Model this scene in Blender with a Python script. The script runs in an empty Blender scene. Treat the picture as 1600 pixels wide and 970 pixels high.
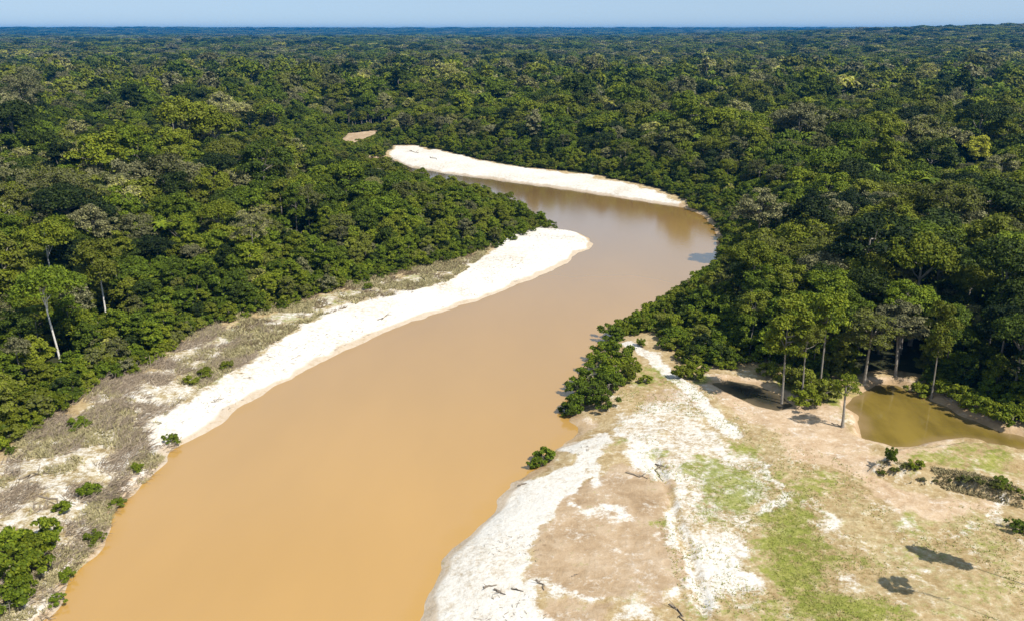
import bpy, math, random
import numpy as np

# ------------------------------------------------------------------ camera, world, sun, exposure
scene = bpy.context.scene
C = scene.collection
CAM_H = 65.0
FPX = 1350.0                                    # focal length in photo pixels (1600 wide)
PITCH = math.atan((485.0 - 47.0) / FPX)         # horizon on photo row 47
cam_d = bpy.data.cameras.new('camera')
cam_d.sensor_width = 36.0
cam_d.lens = 36.0 * FPX / 1600.0
cam_d.clip_start = 1.0
cam_d.clip_end = 60000.0
cam = bpy.data.objects.new('camera', cam_d)
C.objects.link(cam)
cam.location = (0, 0, CAM_H)
cam.rotation_euler = (math.pi / 2 - PITCH, 0, 0)
scene.camera = cam

SUN_EL = math.radians(52.0)
SUN_AZ = math.radians(-37.0)                    # direction to the sun, measured from +X towards +Y
sun_dir = np.array([math.cos(SUN_EL) * math.cos(SUN_AZ), math.cos(SUN_EL) * math.sin(SUN_AZ), math.sin(SUN_EL)])

world = bpy.data.worlds.new('World')
scene.world = world
world.use_nodes = True
wn = world.node_tree.nodes
wl = world.node_tree.links
bg = wn['Background']
sky = wn.new('ShaderNodeTexSky')
sky.sky_type = 'NISHITA'
sky.sun_disc = False
sky.sun_elevation = SUN_EL
sky.sun_rotation = math.pi / 2 - SUN_AZ         # clockwise from +Y
sky.altitude = 0.0
sky.air_density = 0.52
sky.dust_density = 0.15
sky.ozone_density = 6.0
# thin high veil of cirrus over the whole sky
wtc = wn.new('ShaderNodeTexCoord')
wmp = wn.new('ShaderNodeMapping'); wmp.inputs['Scale'].default_value = (1.0, 1.0, 5.0)
wns = wn.new('ShaderNodeTexNoise'); wns.inputs['Scale'].default_value = 2.2; wns.inputs['Detail'].default_value = 6
wmr = wn.new('ShaderNodeMapRange'); wmr.inputs[1].default_value = .3; wmr.inputs[2].default_value = .7; wmr.inputs[3].default_value = .50; wmr.inputs[4].default_value = .78
wmx = wn.new('ShaderNodeMix'); wmx.data_type = 'RGBA'
wl.new(wtc.outputs['Generated'], wmp.inputs[0]); wl.new(wmp.outputs[0], wns.inputs['Vector'])
wl.new(wns.outputs['Fac'], wmr.inputs[0]); wl.new(wmr.outputs[0], wmx.inputs[0])
wl.new(sky.outputs[0], wmx.inputs[6]); wmx.inputs[7].default_value = (4.8, 6.1, 7.4, 1)
wl.new(wmx.outputs[2], bg.inputs[0])
bg.inputs[1].default_value = 0.085

sun_l = bpy.data.lights.new('sun', 'SUN')
sun_l.energy = 5.0
sun_l.angle = math.radians(0.55)
sun_l.color = (1.0, 0.955, 0.87)
sun = bpy.data.objects.new('sun', sun_l)
C.objects.link(sun)
sun.location = tuple(sun_dir * 300)
from mathutils import Vector
sun.rotation_euler = Vector(tuple(sun_dir)).to_track_quat('Z', 'Y').to_euler()

scene.view_settings.view_transform = 'Standard'
scene.view_settings.look = 'None'
scene.view_settings.gamma = 1.0
scene.view_settings.use_curve_mapping = False
scene.view_settings.exposure = 0.42
scene.cycles.volume_bounces = 0
scene.cycles.max_bounces = 6
scene.cycles.diffuse_bounces = 2
scene.cycles.glossy_bounces = 2
scene.cycles.transmission_bounces = 3

rng = np.random.default_rng(7)
random.seed(7)

# ------------------------------------------------------------------ geometry helpers
CP, SP = math.cos(PITCH), math.sin(PITCH)


def ground(px, py, z=0.0):
    """photo pixel -> point on the level plane z"""
    u = (px - 800.0) / FPX
    v = (py - 485.0) / FPX
    dy = CP - v * SP
    dz = -SP - v * CP
    t = (z - CAM_H) / dz
    return np.array([u * t, dy * t])


def project(x, y, z):
    dz = z - CAM_H
    depth = y * CP - dz * SP
    up = y * SP + dz * CP
    return 800.0 + FPX * x / depth, 485.0 - FPX * up / depth, depth


def poly(pts, z=0.0):
    return np.array([ground(a, b, z) for a, b in pts])


def sdf(P, Q):
    """signed distance of points Q (n,2) to polygon P: negative inside"""
    n = len(P)
    d = np.full(len(Q), 1e18)
    s = np.zeros(len(Q), bool)
    for i in range(n):
        a = P[i]; b = P[(i + 1) % n]
        e = b - a
        w = Q - a
        t = np.clip((w @ e) / (e @ e + 1e-12), 0, 1)
        q = w - t[:, None] * e
        d = np.minimum(d, (q * q).sum(1))
        c = ((a[1] <= Q[:, 1]) != (b[1] <= Q[:, 1]))
        if abs(e[1]) > 1e-12:
            xi = a[0] + (Q[:, 1] - a[1]) / e[1] * e[0]
            s ^= c & (Q[:, 0] < xi)
    d = np.sqrt(d)
    return np.where(s, -d, d)


def line_dist(L, Q):
    d = np.full(len(Q), 1e18)
    for a, b in zip(L[:-1], L[1:]):
        e = b - a
        w = Q - a
        t = np.clip((w @ e) / (e @ e + 1e-12), 0, 1)
        q = w - t[:, None] * e
        d = np.minimum(d, (q * q).sum(1))
    return np.sqrt(d)


def sstep(a, b, x):
    t = np.clip((x - a) / (b - a), 0, 1)
    return t * t * (3 - 2 * t)


_lat = np.random.default_rng(3).random((256, 256))


def vnoise(x, y, s, seed=0):
    """smooth value noise in 0..1, feature size s metres"""
    x = np.asarray(x) / s + seed * 17.37
    y = np.asarray(y) / s + seed * 9.71
    xi = np.floor(x).astype(int); yi = np.floor(y).astype(int)
    fx = x - xi; fy = y - yi
    fx = fx * fx * (3 - 2 * fx); fy = fy * fy * (3 - 2 * fy)
    g = lambda i, j: _lat[i % 256, j % 256]
    return ((g(xi, yi) * (1 - fx) + g(xi + 1, yi) * fx) * (1 - fy)
            + (g(xi, yi + 1) * (1 - fx) + g(xi + 1, yi + 1) * fx) * fy)


def fbm(x, y, s, seed=0, o=3):
    r = 0; a = 1; t = 0
    for k in range(o):
        r = r + a * vnoise(x, y, s / 2 ** k, seed + k); t += a; a *= .5
    return r / t


def mesh_np(name, V, F, mats=(), midx=None, smooth=False):
    V = np.asarray(V, np.float32); F = np.asarray(F, np.int32)
    me = bpy.data.meshes.new(name)
    k = F.shape[1]
    me.vertices.add(len(V)); me.vertices.foreach_set('co', V.ravel())
    me.loops.add(F.size); me.loops.foreach_set('vertex_index', F.ravel())
    me.polygons.add(len(F))
    me.polygons.foreach_set('loop_start', np.arange(0, F.size, k, dtype=np.int32))
    me.polygons.foreach_set('loop_total', np.full(len(F), k, np.int32))
    for m in mats: me.materials.append(m)
    if midx is not None: me.polygons.foreach_set('material_index', np.asarray(midx, np.int32))
    if smooth: me.polygons.foreach_set('use_smooth', np.ones(len(F), bool))
    me.update(calc_edges=True)
    return me


def link(name, data, parent=None, loc=None):
    o = bpy.data.objects.new(name, data)
    C.objects.link(o)
    if parent: o.parent = parent
    if loc is not None: o.location = loc
    return o


def tag(o, label=None, cat=None, group=None, kind=None):
    if label: o['label'] = label
    if cat: o['category'] = cat
    if group: o['group'] = group
    if kind: o['kind'] = kind
    return o


# ------------------------------------------------------------------ materials
def new_mat(name):
    m = bpy.data.materials.new(name); m.use_nodes = True
    nt = m.node_tree; nt.nodes.clear()
    out = nt.nodes.new('ShaderNodeOutputMaterial')
    return m, nt, out


def N(nt, typ, **kw):
    n = nt.nodes.new(typ)
    for k, v in kw.items(): setattr(n, k, v)
    return n


def noise(nt, scale, detail=4, rough=.55, coord=None):
    n = N(nt, 'ShaderNodeTexNoise')
    n.inputs['Scale'].default_value = scale
    n.inputs['Detail'].default_value = detail
    n.inputs['Roughness'].default_value = rough
    if coord is not None: nt.links.new(coord, n.inputs['Vector'])
    return n.outputs['Fac']


def mathn(nt, op, a, b=None, clamp=False):
    n = N(nt, 'ShaderNodeMath', operation=op, use_clamp=clamp)
    for i, v in enumerate((a, b)):
        if v is None: continue
        if isinstance(v, (int, float)): n.inputs[i].default_value = v
        else: nt.links.new(v, n.inputs[i])
    return n.outputs[0]


def mixc(nt, fac, a, b):
    n = N(nt, 'ShaderNodeMix', data_type='RGBA')
    if isinstance(fac, (int, float)): n.inputs[0].default_value = fac
    else: nt.links.new(fac, n.inputs[0])
    for i, v in ((6, a), (7, b)):
        if isinstance(v, tuple): n.inputs[i].default_value = (*v, 1)
        else: nt.links.new(v, n.inputs[i])
    return n.outputs[2]


def ramp(nt, fac, stops):
    n = N(nt, 'ShaderNodeValToRGB')
    cr = n.color_ramp
    while len(cr.elements) < len(stops): cr.elements.new(0.5)
    for e, (p, c) in zip(cr.elements, stops):
        e.position = p; e.color = (*c, 1) if len(c) == 3 else c
    nt.links.new(fac, n.inputs[0])
    return n.outputs[0]


def remap(nt, v, a, b):
    n = N(nt, 'ShaderNodeMapRange', interpolation_type='SMOOTHSTEP')
    nt.links.new(v, n.inputs[0])
    n.inputs[1].default_value = a; n.inputs[2].default_value = b
    return n.outputs[0]


def mapped(nt, v, off):
    n = N(nt, 'ShaderNodeVectorMath', operation='ADD')
    nt.links.new(v, n.inputs[0]); n.inputs[1].default_value = off
    return n.outputs[0]


def leaf_material():
    m, nt, out = new_mat('leaf')
    at = N(nt, 'ShaderNodeAttribute', attribute_name='tint', attribute_type='INSTANCER')
    oi = N(nt, 'ShaderNodeObjectInfo')
    geo = N(nt, 'ShaderNodeNewGeometry')
    t = mathn(nt, 'ADD', at.outputs['Fac'], mathn(nt, 'MULTIPLY', mathn(nt, 'SUBTRACT', geo.outputs['Random Per Island'], .5), .16))
    col = ramp(nt, t, [(0.0, (.012, .022, .006)), (.2, (.043, .062, .007)), (.4, (.098, .140, .008)),
                       (.55, (.165, .182, .011)), (.7, (.085, .088, .034)), (.85, (.195, .185, .090)), (1.0, (.36, .36, .03))])
    hs = N(nt, 'ShaderNodeHueSaturation')
    nt.links.new(col, hs.inputs['Color'])
    nt.links.new(mathn(nt, 'MULTIPLY', mathn(nt, 'ADD', mathn(nt, 'MULTIPLY', oi.outputs['Random'], .5), .72),
                       mathn(nt, 'ADD', mathn(nt, 'MULTIPLY', geo.outputs['Random Per Island'], .5), .75)), hs.inputs['Value'])
    p = N(nt, 'ShaderNodeBsdfPrincipled')
    nt.links.new(hs.outputs[0], p.inputs['Base Color'])
    p.inputs['Roughness'].default_value = .6
    p.inputs['Specular IOR Level'].default_value = .12
    tr = N(nt, 'ShaderNodeBsdfTranslucent')
    nt.links.new(hs.outputs[0], tr.inputs['Color'])
    mx = N(nt, 'ShaderNodeMixShader'); mx.inputs[0].default_value = .16
    nt.links.new(p.outputs[0], mx.inputs[1]); nt.links.new(tr.outputs[0], mx.inputs[2])
    nt.links.new(mx.outputs[0], out.inputs[0])
    return m


def bark_material(name, a, b):
    m, nt, out = new_mat(name)
    tc = N(nt, 'ShaderNodeTexCoord')
    f = noise(nt, 1.6, 5, .65, tc.outputs['Object'])
    p = N(nt, 'ShaderNodeBsdfPrincipled'); p.inputs['Roughness'].default_value = .9
    nt.links.new(mixc(nt, remap(nt, f, .3, .7), a, b), p.inputs['Base Color'])
    nt.links.new(p.outputs[0], out.inputs[0])
    return m


def simple_mat(name, a, b, scale, rough=.9):
    m, nt, out = new_mat(name)
    geo = N(nt, 'ShaderNodeNewGeometry')
    f = mathn(nt, 'ADD', mathn(nt, 'MULTIPLY', geo.outputs['Random Per Island'], .6), mathn(nt, 'MULTIPLY', noise(nt, scale, 3, .6, geo.outputs['Position']), .5))
    p = N(nt, 'ShaderNodeBsdfPrincipled'); p.inputs['Roughness'].default_value = rough
    nt.links.new(mixc(nt, f, a, b), p.inputs['Base Color'])
    nt.links.new(p.outputs[0], out.inputs[0])
    return m


def ground_material():
    m, nt, out = new_mat('ground')
    geo = N(nt, 'ShaderNodeNewGeometry')
    pos = geo.outputs['Position']

    def attr(n): return N(nt, 'ShaderNodeAttribute', attribute_name=n).outputs['Fac']
    def stretch(v, lo=.32, hi=.68):
        n = N(nt, 'ShaderNodeMapRange'); nt.links.new(v, n.inputs[0])
        n.inputs[1].default_value = lo; n.inputs[2].default_value = hi
        return n.outputs[0]

    def blend(*vw):
        r = None
        for v, w in vw:
            q = mathn(nt, 'MULTIPLY', v, w); r = q if r is None else mathn(nt, 'ADD', r, q)
        return r
    fine = stretch(noise(nt, .9, 6, .72, pos))
    mid = stretch(noise(nt, .26, 5, .62, pos))
    mid2 = stretch(noise(nt, .21, 6, .68, mapped(nt, pos, (40, 12, 3))))
    big = stretch(noise(nt, .06, 4, .55, pos))
    speck = stretch(noise(nt, 2.6, 3, .7, pos))
    grit = blend((mid2, .40), (fine, .40), (speck, .20))
    grit2 = blend((mid, .35), (stretch(noise(nt, .8, 6, .72, mapped(nt, pos, (7, 90, 5)))), .45), (speck, .20))

    def mask(n, amt=.8, lo=.30, hi=.70, f=None):
        f = grit if f is None else f
        v = mathn(nt, 'ADD', attr(n), mathn(nt, 'MULTIPLY', mathn(nt, 'SUBTRACT', f, .5), amt))
        return remap(nt, v, lo, hi)
    # forest floor: litter and low herbs
    floor = mixc(nt, fine, (.030, .026, .014), (.040, .050, .014))
    # sun-baked bare soil and straw-coloured short grass
    soil = ramp(nt, blend((fine, .5), (mid, .35), (speck, .15)),
                [(.10, (.22, .145, .06)), (.38, (.33, .235, .115)), (.62, (.42, .32, .18)), (.9, (.56, .48, .34))])
    straw = ramp(nt, blend((speck, .35), (fine, .4), (mid, .25)),
                 [(.10, (.14, .10, .04)), (.38, (.28, .21, .10)), (.62, (.39, .31, .17)), (.9, (.52, .45, .29))])
    mud = ramp(nt, blend((mid, .5), (fine, .25), (big, .25)), [(.12, (.25, .165, .09)), (.45, (.36, .255, .155)), (.85, (.47, .36, .25))])
    sand = ramp(nt, blend((fine, .45), (big, .25), (speck, .3)),
                [(.10, (.36, .28, .19)), (.30, (.49, .43, .35)), (.50, (.60, .56, .50)), (.9, (.66, .63, .58))])
    peach = ramp(nt, blend((mid, .4), (fine, .4), (speck, .2)), [(.15, (.33, .215, .12)), (.5, (.46, .335, .215)), (.85, (.56, .44, .32))])
    grass = ramp(nt, blend((fine, .5), (speck, .2), (mid, .3)), [(.10, (.085, .115, .010)), (.42, (.15, .18, .018)), (.72, (.25, .245, .045)), (.95, (.42, .36, .17))])
    c = mixc(nt, mask('soil', .3), floor, soil)
    c = mixc(nt, mask('straw', .9, f=grit2), c, straw)
    c = mixc(nt, mask('mud', .8), c, mud)
    c = mixc(nt, mask('peach', .7, f=grit2), c, peach)
    c = mixc(nt, mask('sand', .85), c, sand)
    c = mixc(nt, mathn(nt, 'MULTIPLY', mask('grass', 1.05, .36, .72, f=grit2), .88), c, grass)
    wet = mask('wet', .5, .3, .8)
    wc = mixc(nt, wet, c, mixc(nt, .6, c, (.32, .215, .11)))
    p = N(nt, 'ShaderNodeBsdfPrincipled')
    nt.links.new(wc, p.inputs['Base Color'])
    p.inputs['Roughness'].default_value = .93
    p.inputs['Specular IOR Level'].default_value = .2
    b = N(nt, 'ShaderNodeBump'); b.inputs['Strength'].default_value = .8; b.inputs['Distance'].default_value = .16
    nt.links.new(mathn(nt, 'ADD', mathn(nt, 'MULTIPLY', fine, .6), mid), b.inputs['Height'])
    nt.links.new(b.outputs[0], p.inputs['Normal'])
    nt.links.new(p.outputs[0], out.inputs[0])
    return m


def water_material(name, deep, shallow, rough=.09, bump=.05, ior=1.4, mottle=.035, swing=1.07, gain=1.0):
    m, nt, out = new_mat(name)
    geo = N(nt, 'ShaderNodeNewGeometry'); pos = geo.outputs['Position']
    mp = N(nt, 'ShaderNodeMapping'); mp.inputs['Rotation'].default_value = (0, 0, -.5); mp.inputs['Scale'].default_value = (1.0, .35, 1)
    nt.links.new(pos, mp.inputs[0])
    silt = noise(nt, mottle, 4, .55, mp.outputs[0])
    a = N(nt, 'ShaderNodeAttribute', attribute_name='shallow').outputs['Fac']
    s = remap(nt, mathn(nt, 'ADD', a, mathn(nt, 'MULTIPLY', mathn(nt, 'SUBTRACT', noise(nt, .12, 4, .6, pos), .5), .9)), .55, 1.15)
    c = mixc(nt, remap(nt, silt, .3, .7), deep, tuple(x * swing for x in deep))
    c = mixc(nt, s, c, shallow)
    df = N(nt, 'ShaderNodeBsdfDiffuse'); nt.links.new(c, df.inputs['Color'])
    gl = N(nt, 'ShaderNodeBsdfGlossy'); gl.inputs['Roughness'].default_value = rough
    fr = N(nt, 'ShaderNodeFresnel'); fr.inputs['IOR'].default_value = ior
    b = N(nt, 'ShaderNodeBump'); b.inputs['Strength'].default_value = bump; b.inputs['Distance'].default_value = .3
    nt.links.new(noise(nt, .9, 3, .55, pos), b.inputs['Height'])
    nt.links.new(b.outputs[0], gl.inputs['Normal'])
    mx = N(nt, 'ShaderNodeMixShader')
    nt.links.new(mathn(nt, 'MULTIPLY', fr.outputs[0], gain, clamp=True), mx.inputs[0])
    nt.links.new(df.outputs[0], mx.inputs[1]); nt.links.new(gl.outputs[0], mx.inputs[2])
    nt.links.new(mx.outputs[0], out.inputs[0])
    return m


M_LEAF = leaf_material()
M_BARK = bark_material('bark', (.16, .135, .105), (.30, .27, .225))
M_PALE = bark_material('pale_bark', (.50, .46, .40), (.72, .69, .63))
M_GROUND = ground_material()
M_RIVER = water_material('river_water', (.405, .235, .072), (.415, .236, .056), .10, .06, 1.45, gain=2.1, swing=1.10)
M_POND = water_material('pond_water', (.125, .088, .018), (.27, .185, .085), .06, .03, 1.5, .16, 1.9, 1.6)
M_PUDDLE = water_material('puddle_water', (.03, .028, .02), (.13, .10, .06), .05, .03)
M_STICK = simple_mat('dry_stalk', (.15, .11, .075), (.48, .385, .28), .4)
M_SCRUB = simple_mat('dead_scrub', (.10, .07, .04), (.26, .19, .11), .4)
M_DRY = simple_mat('dry_scrub', (.13, .105, .04), (.38, .31, .16), .5)
M_LOG = simple_mat('driftwood', (.10, .075, .05), (.24, .195, .15), .8)
M_GRASS = simple_mat('grass_blade', (.17, .19, .022), (.36, .33, .09), .25, .7)
M_STRAW = simple_mat('straw_blade', (.22, .19, .08), (.42, .36, .19), .25, .8)

# ------------------------------------------------------------------ the plan of the place (photo pixels -> metres)
shore_left = [(75, 970), (112, 905), (165, 842), (184, 792), (235, 747), (268, 705), (330, 670), (400, 622), (470, 580),
              (540, 546), (620, 511), (700, 484), (715, 478), (745, 470), (800, 448), (850, 427), (885, 411), (903, 395), (924, 390),
              (929, 381), (918, 372), (895, 362), (868, 358), (850, 352)]
shore_back = [(820, 336), (785, 322), (745, 312), (700, 302), (655, 292), (610, 280), (560, 270), (480, 262), (380, 262), (250, 275)]
shore_far = [(250, 258), (380, 244), (480, 243), (560, 245), (608, 248), (640, 261), (690, 270), (740, 276), (790, 283), (850, 291), (910, 300),
             (970, 309), (1030, 318), (1062, 323), (1100, 337), (1118, 360), (1124, 385), (1122, 410), (1095, 432), (1060, 452), (1020, 482),
             (985, 503), (950, 535), (915, 565), (895, 600), (890, 630), (893, 658), (906, 668), (893, 684), (862, 700), (838, 732), (800, 755), (768, 795), (730, 835), (702, 872), (684, 910),
             (668, 942), (660, 970)]
Lw = poly(shore_left); Bw = poly(shore_back); Fw = poly(shore_far)
RIVER = np.vstack([np.array([[-66, 60], ]), Lw, Bw, Fw, np.array([[-6, 62], [0, 20], [0, -30], [20, -160], [-60, -160], [-72, -20]])])

left_strip = poly([(-420, 1010), (-150, 815), (0, 722), (40, 694), (100, 652), (140, 614), (230, 577), (330, 512), (400, 495), (470, 476), (560, 446),
                   (640, 426), (720, 406), (780, 386), (842, 358), (900, 345), (950, 380), (600, 650), (200, 970), (0, 1300), (-420, 1300)], 2.4)
right_field = np.vstack([poly([(600, 910), (790, 700), (840, 650), (870, 590), (930, 540), (985, 520), (1015, 520), (1045, 556), (1075, 582), (1130, 584),
                    (1180, 566), (1215, 578), (1260, 600), (1310, 600), (1345, 602), (1400, 592), (1440, 600), (1500, 622), (1560, 655), (1610, 672),
                    (1720, 705), (1900, 770), (2100, 900)], 2.3), np.array([[130, 20], [60, -40], [-20, -40], [-25, 60]])])
far_bar = poly([(600, 243), (613, 231), (650, 231), (700, 241), (760, 256), (830, 267), (900, 273), (960, 284), (1020, 297), (1062, 312), (1085, 328),
                (1000, 330), (800, 300), (640, 275)], 1.2)
orange = poly([(530, 222), (545, 210), (592, 206), (596, 212), (570, 226), (545, 232)], 2.0)
pond = poly([(1338, 612), (1362, 600), (1402, 598), (1440, 612), (1478, 632), (1532, 660), (1600, 680), (1660, 700), (1640, 712), (1560, 700), (1535, 688), (1500, 684),
             (1440, 698), (1395, 702), (1350, 690), (1340, 655), (1322, 640), (1320, 625)], 1.7)
puddle = poly([(1108, 598), (1140, 594), (1180, 600), (1220, 616), (1242, 634), (1215, 642), (1180, 634), (1140, 616)], 1.9)


# ------------------------------------------------------------------ terrain
def terrain_raw(X, Y, full=False):
    Q = np.stack([X, Y], 1)
    d = np.full(len(Q), 1e4)
    near = (np.abs(X) < 800) & (Y > -300) & (Y < 1100)
    d[near] = sdf(RIVER, Q[near])
    d = d + (vnoise(X, Y, 5, 5) - .5) * 1.6 * (np.abs(d) < 60) + (vnoise(X, Y, 1.7, 8) - .5) * .5 * (np.abs(d) < 60)
    land = 2.5 * (1 - np.exp(-np.maximum(d, 0) / 6.5)) + .04 * np.clip(d, 0, 1)
    z = np.where(d > 0, land, np.maximum(d * .35, -2.5))
    inl = sstep(4, 14, d)
    z = z + inl * ((fbm(X, Y, 14, 2) - .5) * .7 + (fbm(X, Y, 3.2, 4) - .5) * .28)
    z = z + sstep(60, 260, d) * (fbm(X, Y, 160, 11) - .35) * 7.0
    # country rising far off to the right, and a long blue plateau on the horizon
    R = np.hypot(X, Y); A = np.arctan2(X, Y)
    hill = sstep(900, 4200, R) * (48 * sstep(.06, .52, A) + 10) + (fbm(X, Y, 900, 21) - .5) * 16 * sstep(700, 2500, R)
    plat = sstep(6000, 11500, R) * (68 + (fbm(X, Y, 2600, 31) - .5) * 10)
    z = z + np.maximum(hill, plat * sstep(5500, 9000, R) + hill * (1 - sstep(5500, 9000, R)))
    if not full:
        return z, d
    return z, d, Q


scarp_line = poly([(1362, 742), (1400, 748), (1450, 755), (1500, 762), (1560, 778), (1640, 800), (1800, 850)], 2.3)
scarp_area = np.vstack([scarp_line, poly([(1800, 760), (1640, 716), (1560, 706), (1500, 700), (1420, 712), (1380, 722)], 2.3)])
gully = poly([(1018, 700), (1030, 730), (1042, 760), (1052, 800), (1068, 840), (1082, 880), (1092, 920), (1105, 985)], 2.4)


def terrain(X, Y):
    z, d = terrain_raw(X, Y)
    Q = np.stack([X, Y], 1)
    nb = (np.abs(X) < 260) & (Y > 0) & (Y < 330)
    q = Q[nb]; zz = z[nb]
    pd = sdf(pond, q) + (vnoise(q[:, 0], q[:, 1], 3, 40) - .5) * 1.5
    zz = zz + (np.minimum(zz, 1.35) - zz) * sstep(1.5, -1.2, pd)
    pd = sdf(puddle, q)
    zz = zz + (np.minimum(zz, 1.72) - zz) * sstep(1.5, -.8, pd)
    sd = sdf(scarp_area, q) + (vnoise(q[:, 0], q[:, 1], 2.5, 44) - .5) * 1.2
    zz = zz + 1.3 * sstep(.5, -.6, sd) * sstep(14, 4, -sd + 0)
    g = line_dist(gully, q) + (vnoise(q[:, 0], q[:, 1], 2.0, 46) - .5) * .9
    zz = zz - .55 * sstep(.75, .15, g)
    z[nb] = zz
    return z, d


def axis(fine_a, fine_b, step, grow, end, cap=1e9):
    out = list(np.arange(fine_a, fine_b + 1e-6, step))
    s = step
    while out[-1] < end:
        s = min(s * grow, cap); out.append(out[-1] + s)
    return out


xp = axis(0, 84, .62, 1.0135, 330, 3.0); sx = 3.0
while xp[-1] < 13500: sx *= 1.11; xp.append(xp[-1] + sx)
xn = [-v for v in axis(0, 78, .62, 1.0135, 330, 3.0)[1:]]; sx = 3.0
while xn[-1] > -13500: sx *= 1.11; xn.append(xn[-1] - sx)
xs = np.array(sorted(xn + xp))
ys = axis(76, 165, .6, 1.006, 640, 2.8); sy = 2.6
while ys[-1] < 13500: sy *= 1.09; ys.append(ys[-1] + sy)
yb = []; sy = 1.0; v = 76
while v > -300: sy *= 1.12; v -= sy; yb.append(v)
ys = np.array(sorted(yb) + ys)
GX, GY = np.meshgrid(xs, ys)
gx = GX.ravel(); gy = GY.ravel()
gz, gd = terrain(gx, gy)
nx, ny = len(xs), len(ys)
idx = np.arange(nx * ny).reshape(ny, nx)
F = np.stack([idx[:-1, :-1], idx[:-1, 1:], idx[1:, 1:], idx[1:, :-1]], -1).reshape(-1, 4)
me = mesh_np('ground', np.stack([gx, gy, gz], 1), F, [M_GROUND], smooth=True)
print('ground verts', len(gx))

# surface masks -------------------------------------------------------------
near = (np.abs(gx) < 420) & (gy > -60) & (gy < 780)
Q = np.stack([gx, gy], 1)[near]
dn = gd[near]
zeros = lambda: np.zeros(len(Q))


Qw = Q + np.stack([(fbm(Q[:, 0], Q[:, 1], 9, 201) - .5) * 9 + (fbm(Q[:, 0], Q[:, 1], 2.4, 203) - .5) * 3.2,
                   (fbm(Q[:, 0], Q[:, 1], 9, 205) - .5) * 11 + (fbm(Q[:, 0], Q[:, 1], 2.4, 207) - .5) * 4.0], 1)


def soft(P, w): return sstep(w, -w, sdf(P, Qw))


def pp(pts, z=2.4): return poly(pts, z)


soil = np.maximum.reduce([sstep(6, 2.5, sdf(left_strip, Q)), sstep(6, 2.5, sdf(right_field, Q)), soft(far_bar, 2.5), soft(orange, 2.5), sstep(2.2, .6, dn)])
white_left = pp([(175, 735), (235, 690), (262, 645), (330, 608), (400, 568), (440, 535), (500, 497), (560, 478), (640, 459), (712, 440), (745, 412), (795, 376),
                 (835, 352), (900, 352), (945, 385), (905, 415), (760, 490), (600, 560), (480, 615), (400, 665), (330, 700), (270, 720)], 1.4)
white_right = pp([(905, 684), (932, 690), (912, 720), (893, 750), (875, 790), (855, 830), (842, 880), (842, 915), (855, 985), (590, 985), (620, 930), (665, 880), (700, 840), (755, 785),
                  (815, 738), (865, 705)], 1.9)
trackw = [poly([(985, 528), (1012, 548), (1040, 580), (1062, 600), (1100, 635), (1148, 678)], 2.4)]
sand_lines = [poly(p, 2.4) for p in ([(1025, 735), (1040, 770), (1054, 810), (1066, 850), (1080, 890), (1090, 930)],
                                     [(905, 715), (925, 740), (942, 748)], [(900, 795), (945, 800), (972, 815)], [(850, 920), (900, 918), (945, 925)],
                                     [(1190, 720), (1205, 760), (1215, 800)], [(960, 680), (1000, 690), (1030, 720)])]
spots = [pp(p) for p in ([(950, 690), (990, 680), (1030, 720), (1040, 760), (1000, 750), (970, 715)],
                         [(1080, 855), (1140, 820), (1190, 850), (1200, 920), (1150, 960), (1090, 950)],
                         [(1110, 700), (1150, 700), (1170, 730), (1130, 735)],
                         [(1090, 660), (1140, 690), (1120, 700), (1060, 680)],
                         [(995, 935), (1045, 940), (1050, 985), (1000, 985)],
                         [(1285, 790), (1312, 790), (1310, 830), (1285, 830)], [(1265, 770), (1285, 765), (1285, 785), (1268, 785)], [(1480, 818), (1520, 818), (1520, 840), (1485, 838)],
                         [(1530, 780), (1560, 790), (1565, 815), (1545, 808)], [(1370, 805), (1425, 808), (1415, 825), (1370, 822)], [(1200, 755), (1240, 760), (1230, 775), (1200, 772)],
                         [(1300, 895), (1335, 900), (1325, 920), (1305, 915)])]
sandm = np.maximum(soft(white_left, 1.6), soft(white_right, 1.4))
sandm = np.maximum(sandm, soft(poly([(608, 243), (615, 233), (650, 233), (700, 243), (760, 258), (830, 269), (900, 277), (960, 288), (1020, 302), (1062, 318), (1060, 332), (900, 305), (700, 280), (640, 268)], 1.0), 2.0))
for L in trackw: sandm = np.maximum(sandm, sstep(2.1, .5, line_dist(L, Q * .6 + Qw * .4)))
for L in sand_lines: sandm = np.maximum(sandm, .72 * sstep(2.0, .1, line_dist(L, Qw)))
for P in spots: sandm = np.maximum(sandm, .78 * soft(P, 2.6))
sandm = np.maximum(sandm, .27 * soft(right_field, 2))
grass_floor = .20 * soft(right_field, 2)
sandm = np.maximum(sandm, .55 * soft(pp([(930, 660), (1060, 600), (1200, 720), (1200, 960), (1090, 960), (1010, 730)]), 4))
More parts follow.
